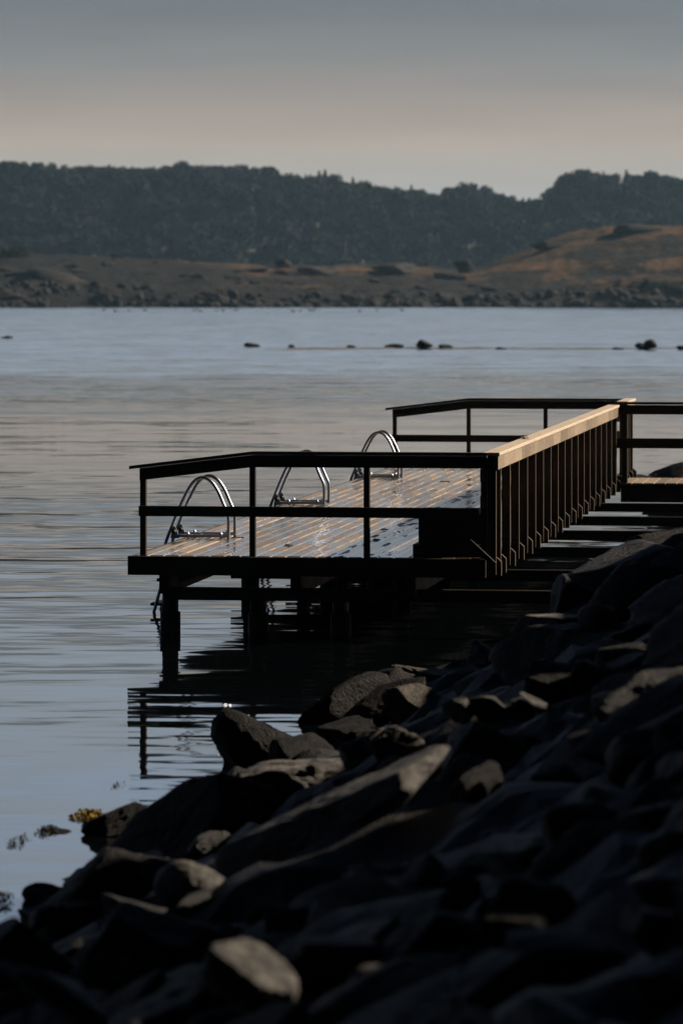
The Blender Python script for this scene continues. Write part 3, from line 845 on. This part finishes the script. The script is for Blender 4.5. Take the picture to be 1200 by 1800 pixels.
tag(m.build('pole', M['bark']), 'thin bare pole rising behind the middle of the far crest', 'pole')

# the low spit and the rocks that break the water
def spit_z(X, Y):
    c = 230 + 1.5 * np.sin(X * 0.35) + 0.05 * X
    w = 2.4 + 0.8 * np.sin(X * 0.9 + 2)
    return 0.09 * (1 - ((Y - c) / w) ** 2) + 0.05 * vfbm(X * 1.1, Y * 0.6, 2.0, 3) - np.clip((-3 - X) * 0.05, 0, 0.5) - 0.03
tag(link('sandbar', grid_mesh('sandbar', np.arange(-9, 40, 0.2), np.arange(222, 239, 0.4), spit_z), M['sand'], None, True), kind='structure')
for (px, py, w, h, Y, sd, lb) in (
        (443, 614, 30, 8, 229, 81, 'low black rock at the left end of the line of rocks in the bay'),
        (513, 614, 14, 5, 228, 82, 'tiny black rock second from the left end of the line in the bay'),
        (617, 612, 18, 5, 226, 83, 'tiny flat rock in the line left of the taller pointed rock'),
        (693, 610, 36, 8, 224, 84, 'flat black rock just left of the taller pointed rock in the bay'),
        (745, 607, 30, 16, 222, 85, 'taller pointed black rock in the line across the bay'),
        (783, 610, 26, 8, 222, 86, 'flat black rock just right of the taller pointed rock in the bay'),
        (880, 610, 24, 4, 220, 87, 'low flat rock on the sandbar between pointed and twin humped rocks'),
        (1124, 607, 20, 12, 220, 88, 'left half of the twin humped black rock on the sandbar'),
        (1141, 604, 26, 18, 219, 89, 'taller right half of the twin humped black rock on the sandbar'),
        (1196, 608, 16, 7, 219, 90, 'low black rock on the sandbar at the right border'),
        (1085, 608, 22, 4, 219, 91, 'low flat rock on the sandbar left of the twin humped rock'),
        (12, 595, 24, 5, 280, 92, 'lone low black rock in the bay at the left border')):
    Y = Y + 8 if Y < 250 else Y
    rock('rock', px, HY + F * (H + 0.02) / Y - h / 2, w, h + 2, Y, 'wet_rock', lb, sd, 0.9, sub=3)

# ------------------------------------------------------------------ the bathing pier
PX, PY, PA = -2.03, 39.24, R(-7.85)
PW, PL, ZD = 3.43, 19.6, 0.76
pier = tag(empty('bathing_pier', (PX, PY, 0), PA), 'long timber bathing pier with railings standing on piles in the water', 'pier')
def pw(u, v, z):                                    # pier coordinates -> world
    return Vector((PX + math.cos(PA) * u - math.sin(PA) * v, PY + math.sin(PA) * u + math.cos(PA) * v, z))

m = MB()
nb = 23; pitch = (PW - 0.04) / nb
rb = random.Random(2)
for i in range(nb):
    x0, x1 = 0.04 + i * pitch + 0.004, 0.04 + (i + 1) * pitch - 0.004
    cuts = [0.03] + sorted(rb.uniform(2.5, 17) for _ in range(3)) + [PL]
    for a, b in zip(cuts[:-1], cuts[1:]):
        if b - a < 0.3: continue
        dz = rb.uniform(-0.002, 0.002)
        m.box(x0, x1, a, b - 0.004, ZD - 0.032 + dz, ZD + dz, 0.010)
m.build('deck_boards', M['deck'], pier)

m = MB()                                            # edge boards round the deck
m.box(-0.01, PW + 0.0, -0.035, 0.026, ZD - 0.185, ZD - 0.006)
m.build('fascia', M['shade_wood'], pier)
m = MB(); m.box(0.006, 0.035, 0.03, PL, ZD - 0.185, ZD - 0.008); m.build('fascia', M['shade_wood'], pier)
m = MB(); m.box(-0.03, PW, PL + 0.003, PL + 0.035, ZD - 0.185, ZD - 0.008); m.build('fascia', M['shade_wood'], pier)

PV = [0.04, 0.50] + [0.50 + 0.93 * k for k in range(1, 18)]          # posts of the sunny side, the last ones stop at the walkway
PV = [v for v in PV if v < 16.4]
JV = PV + [17.2, 18.15, 18.9, 19.6]
jm = MB()
jm.prism([(0.06, ZD - 0.17), (PW + 0.135, ZD - 0.17), (PW + 0.135, ZD - 0.036), (PW + 0.09, ZD + 0.006), (PW + 0.004, ZD + 0.006), (PW + 0.004, ZD - 0.036), (0.06, ZD - 0.036)], 'y', -0.03, 0.03)
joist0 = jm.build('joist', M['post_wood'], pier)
for i, v in enumerate(JV):
    j = joist0 if i == 0 else copy_obj(joist0, pier)
    j.location = (0, v + 0.075, 0)
m = MB()
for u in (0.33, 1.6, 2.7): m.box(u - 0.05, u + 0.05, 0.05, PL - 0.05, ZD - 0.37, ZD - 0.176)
m.build('girder', M['shade_wood'], pier)

ROWS = [0.31, 5.16, 9.1, 12.4, 15.6, 19.0]
for u in (0.343, 1.2, 2.0):
    for k, v in enumerate(ROWS):
        m = MB()
        m.tube([(0, 0, -1.6), (0, 0, 0.2)], 0.098, 14)
        m.tube([(0, 0, 0.202), (0, 0, ZD - 0.372)], 0.078, 14)
        p = m.build('pile', M['shade_wood'], pier); p.location = (u, v, 0)
for k, v in enumerate(ROWS):
    m = MB()
    zc = 0.385 if k == 0 else 0.25
    m.box(0.15 if k else 0.3, (6.2 if k == 0 else 7.5), v - 0.14, v - 0.075 if k == 0 else v - 0.07, zc - 0.062, zc + 0.062, 0.006)
    m.build('cross_beam', M['shade_wood'], pier)
m = MB(); m.prism([(0.43, ZD - 0.186), (0.70, ZD - 0.186), (0.43, ZD - 0.275)], 'y', 0.26, 0.36); m.build('bracket', M['shade_wood'], pier)
m = MB(); m.bar((PW + 0.09, -0.056, ZD - 0.06), (PW - 0.16, -0.056, ZD + 0.17), 0.05, 0.04, (0, 1, 0)); m.build('brace', M['shade_wood'], pier)

def end_railing(v, label):
    """railing across the end of the pier, its left end drooping"""
    e = empty('railing', (0, v, ZD)); e.parent = pier
    e['label'] = label
    B, E = 1.19, PW + 0.005                                # the break in slope, the right end
    def top(u): return 1.0 if u >= B else 1.0 - 0.145 * (B - u) / B
    for u in (0.127, 1.187, 2.285, PW - 0.027):
        m = MB(); m.box(u - 0.029, u + 0.029, -0.03, 0.03, -0.02, top(u) - 0.05); m.build('post', M['shade_wood'], e)
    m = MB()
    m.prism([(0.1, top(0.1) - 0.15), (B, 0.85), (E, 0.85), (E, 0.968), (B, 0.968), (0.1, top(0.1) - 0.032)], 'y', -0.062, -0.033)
    m.build('rail_board', M['shade_wood'], e)
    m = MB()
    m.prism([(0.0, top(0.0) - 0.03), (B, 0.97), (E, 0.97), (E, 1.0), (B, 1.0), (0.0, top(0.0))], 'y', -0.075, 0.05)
    m.build('cap_rail', M['shade_wood'], e)
    m = MB(); m.box(0.09, PW - 0.07, -0.06, -0.032, 0.375, 0.475); m.build('mid_rail', M['shade_wood'], e)
    return e
end_railing(0.06, 'railing across the near end, its left end sloping down')
end_railing(PL - 0.08, 'railing across the far end, its left end sloping down')

def side_railing(vs, v0, v1, label):
    e = empty('railing', (PW, 0, ZD)); e.parent = pier
    e['label'] = label
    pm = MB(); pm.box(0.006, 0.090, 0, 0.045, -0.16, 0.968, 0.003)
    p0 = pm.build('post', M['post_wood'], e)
    for i, v in enumerate(vs):
        p = p0 if i == 0 else copy_obj(p0, e)
        p.location = (0, v, 0)
    edges = [v0] + [v + 0.045 for v in vs if v0 + 0.2 < v < v1 - 0.2] + [v1]
    m = MB()
    for a, b in zip(edges[:-1], edges[1:]): m.box(0.092, 0.115, a, b - 0.005, 0.84, 0.966, 0.002)
    m.build('rail_board', M['wood'], e)
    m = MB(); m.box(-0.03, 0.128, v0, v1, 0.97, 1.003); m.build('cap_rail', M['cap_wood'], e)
    for z in (0.47, 0.72):
        m = MB(); m.box(-0.062, 0.003, v0 + 0.03, v1, z, z + 0.12); m.build('mid_rail', M['wood'], e)
    return e
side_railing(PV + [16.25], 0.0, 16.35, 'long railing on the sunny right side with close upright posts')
side_railing([18.05, 18.6, 18.95, 19.55], 18.0, 19.66, 'short piece of railing at the far right corner')

# corner bench
b = tag(empty('corner_bench', pw(2.98, 0.5, ZD), PA), 'low dark wooden bench box in the near right corner of the pier', 'bench')
m = MB(); m.box(-0.27, 0.40, -0.33, 0.62, 0.36, 0.42); m.build('seat', M['shade_wood'], b)
m = MB(); m.box(-0.22, 0.38, -0.29, 0.58, 0.12, 0.358); m.build('body', M['shade_wood'], b)
m = MB(); m.box(-0.27, 0.40, -0.33, 0.62, 0.002, 0.118); m.build('base', M['shade_wood'], b)

# ladders
def make_ladder():
    e = empty('swim_ladder', (0, 0, 0), PA)
    ctrl = [(0, 0), (0, 0.10), (0, 0.20), (-0.012, 0.265), (-0.05, 0.35), (-0.095, 0.455), (-0.13, 0.52), (-0.175, 0.578), (-0.225, 0.614), (-0.275, 0.622),
            (-0.325, 0.606), (-0.37, 0.568), (-0.41, 0.51), (-0.45, 0.435), (-0.51, 0.31), (-0.585, 0.125), (-0.65, -0.045), (-0.665, -0.20), (-0.685, -0.42), (-0.73, -0.60), (-0.785, -0.80), (-0.86, -1.1)]
    P = [Vector((x, 0, z)) for x, z in ctrl]; pts = []
    for i in range(len(P) - 1):
        a, b_, c, d = P[max(i - 1, 0)], P[i], P[i + 1], P[min(i + 2, len(P) - 1)]
        for s in range(4):
            q = s / 4
            pts.append(0.5 * ((2 * b_) + (c - a) * q + (2 * a - 5 * b_ + 4 * c - d) * q * q + (3 * b_ - a - 3 * c + d) * q ** 3))
    pts.append(P[-1])
    for y in (0.0, 0.40):
        m = MB(); m.tube([p + Vector((0, y, 0)) for p in pts], 0.0175, 14); m.build('hoop', M['steel'], e)
        m = MB()
        m.box(-0.53, -0.012, y - 0.02, y + 0.02, 0.012, 0.042, 0.004)
        m.prism([(-0.60, -0.0), (-0.51, 0.0), (-0.545, 0.11), (-0.575, 0.13)], 'y', y - 0.012, y + 0.012)
        m.build('base_bar', M['steel'], e)
        m = MB(); m.tube([(-0.56, y - 0.05, 0.07), (-0.56, y - 0.012, 0.07)], 0.021, 10); m.tube([(-0.56, y + 0.013, 0.07), (-0.56, y + 0.05, 0.07)], 0.024, 10)
        m.build('clamp_knob', M['black'], e)
        for x in (-0.42, -0.08):
            m = MB(); m.tube([(x, y, 0.0), (x, y, 0.065)], 0.009, 8); m.tube([(x, y, 0.043), (x, y, 0.053)], 0.017, 6)
            m.build('bolt', M['steel'], e)
    m = MB(); m.box(-0.345, -0.33, 0.021, 0.379, 0.014, 0.03, 0.002); m.build('tie_bar', M['steel'], e)
    for z in (-0.43, -0.68, -0.93):
        x = float(np.interp(-z, [-c[1] for c in ctrl[15:]], [c[0] for c in ctrl[15:]]))
        m = MB(); m.box(x - 0.06, x + 0.06, 0.0, 0.40, z - 0.015, z + 0.015, 0.006); m.build('tread', M['black'], e)
    return e
lad = make_ladder()
LL = ['steel swim ladder nearest the camera, on the left deck edge', 'steel swim ladder in the middle of the left deck edge, its top behind the rail',
      'steel swim ladder farthest along the left deck edge']
for i, (u, v) in enumerate(((0.51, 2.72), (0.56, 9.30), (0.59, 16.16))):
    if i == 0: e = lad
    else:
        e = copy_obj(lad)
        for ch in [c for c in lad.children]: copy_obj(ch, e)
    e.location = pw(u, v, ZD)
    tag(e, LL[i], 'ladder', 'swim ladders along the pier')

# walkway to the shore
ZW = 0.715
wk = tag(empty('walkway', pw(PW + 0.13, 16.35, 0), PA), 'timber walkway with handrail joining the pier to the shore at right', 'walkway')
m = MB()
for k in range(38):
    x = 0.02 + k * 0.15
    m.box(x, x + 0.138, -0.02 + random.uniform(-0.012, 0.012), 1.55, ZW - 0.032, ZW, 0.004)
m.build('deck_boards', M['wood'], wk)
m = MB(); m.box(0.01, 5.7, 0.01, 0.055, ZW - 0.26, ZW - 0.036); m.box(0.01, 5.7, 1.48, 1.53, ZW - 0.26, ZW - 0.036)
m.build('girder', M['shade_wood'], wk)
rl = empty('railing', (0, 0, ZW)); rl.parent = wk
for x in (0.03, 1.95, 3.8, 5.6):
    m = MB(); m.box(x, x + 0.07, 0.0, 0.06, -0.25, 1.05); m.build('post', M['shade_wood'], rl)
m = MB(); m.box(-0.05, 5.7, -0.033, -0.003, 0.92, 1.045); m.build('rail_board', M['shade_wood'], rl)
m = MB(); m.box(-0.06, 5.7, -0.045, 0.08, 1.053, 1.085); m.build('cap_rail', M['shade_wood'], rl)
m = MB(); m.box(-0.05, 5.7, -0.03, -0.003, 0.465, 0.60); m.build('mid_rail', M['shade_wood'], rl)
for x in (2.4, 4.6):
    for y in (0.1, 1.45):
        m = MB(); m.tube([(x, y, -1.2), (x, y, ZW - 0.27)], 0.08, 12); m.build('pile', M['shade_wood'], wk)

# ------------------------------------------------------------------ small things
for (u, v, ln, a) in ((2.88, 8.0, 0.16, 0.5), (3.02, 7.9, 0.10, 0.2), (3.14, 7.6, 0.12, 0.7), (1.3, 1.6, 0.09, 1.0), (1.9, 4.4, 0.08, 0.1), (2.05, 2.6, 0.07, 0.8)):
    mm = MB()
    for s in range(3):
        y = (s - 1) * 0.02
        mm.tube([(-ln / 2, y, 0.006), (0, y + 0.012, 0.012), (ln / 2, y - 0.006, 0.006)], [0.004, 0.009, 0.003], 6)
    o = mm.build('seaweed_scrap', M['dark_weed']); o.location = pw(u, v, ZD); o.rotation_euler = (0, 0, a)
    tag(o, 'small black scrap of seaweed lying on the wet deck boards', 'seaweed', 'scraps of seaweed on the deck')
leaf_clump('dry_tuft', pw(PW + 0.03, 3.55, ZD + 1.003), 0.07, 0.07, 0.045, 40, 0.012, 'dry', 8, 'tiny dry tuft caught on the sunlit handrail of the pier', 'tuft')
def weed(px, py, w, d, n, mat, seed, label, size=0.03, h=0.03, z=0.004, name='seaweed', group=None):
    Y = F * (H - z) / (py - HY)
    leaf_clump(name, at(px, py, Y), w, d, h, n, size, mat, seed, label, 'seaweed', group)['kind'] = 'stuff'
weed(156, 1434, 0.21, 0.55, 420, 'weed', 31, 'yellow brown seaweed clump at the water edge beside the black boulder', 0.009, 0.018)
weed(84, 1460, 0.14, 0.5, 160, 'dark_weed', 32, 'dark seaweed floating round the small black rock left of the yellow clump', 0.008, 0.01)
weed(30, 1479, 0.15, 0.7, 80, 'dark_weed', 34, 'small patch of dark weed floating near the left border', 0.008, 0.006)
weed(208, 1380, 0.09, 0.5, 30, 'dark_weed', 35, 'tiny weed scraps floating by the tip of the reflected post', 0.006, 0.004)
weed(5, 1580, 0.12, 0.5, 120, 'weed', 38, 'brownish weed at the left border below the black boulder tip', 0.009, 0.02, 0.02)

bm_ = MB()
bm_.tube([(-0.42, 0, 0.14), (-0.3, 0, 0.12), (-0.1, 0, 0.1), (0.1, 0, 0.1), (0.22, 0, 0.16), (0.27, 0, 0.28), (0.3, 0, 0.38), (0.36, 0, 0.40), (0.46, 0, 0.385)],
         [0.02, 0.08, 0.15, 0.15, 0.09, 0.05, 0.055, 0.05, 0.012], 10)
bird0 = bm_.build('water_bird', M['bird'])
for i, px in enumerate((183, 203, 228, 255, 343, 353, 381, 392, 415, 515, 529, 545, 553, 632, 663, 706)):
    o = bird0 if i == 0 else copy_obj(bird0)
    Y = F * H / (546.0 + (i * 7 % 4) * 0.6 - HY)
    o.location = ((px - CX) * Y / F, Y, 0)
    o.rotation_euler = (0, 0, (0.2, 3.0, 0.5, 2.8)[i % 4])
    tag(o, 'tiny dark water bird floating off the far stony shore', 'bird', 'birds resting on the water off the far shore')

# ------------------------------------------------------------------ the air
hm = MB()
hm.box(-2900, 2900, -200, 2900, -4, 72, 0)
t = NT('haze_air'); t.n.remove(t.b)
vol = t.new('ShaderNodeVolumePrincipled')
vol.inputs['Color'].default_value = (0.42, 0.7, 1.0, 1)
vol.inputs['Density'].default_value = 0.000052
vol.inputs['Anisotropy'].default_value = 0.3
t.link(vol.outputs[0], t.out.inputs['Volume'])
hz = hm.build('haze', t.m)
tag(hz, kind='stuff')
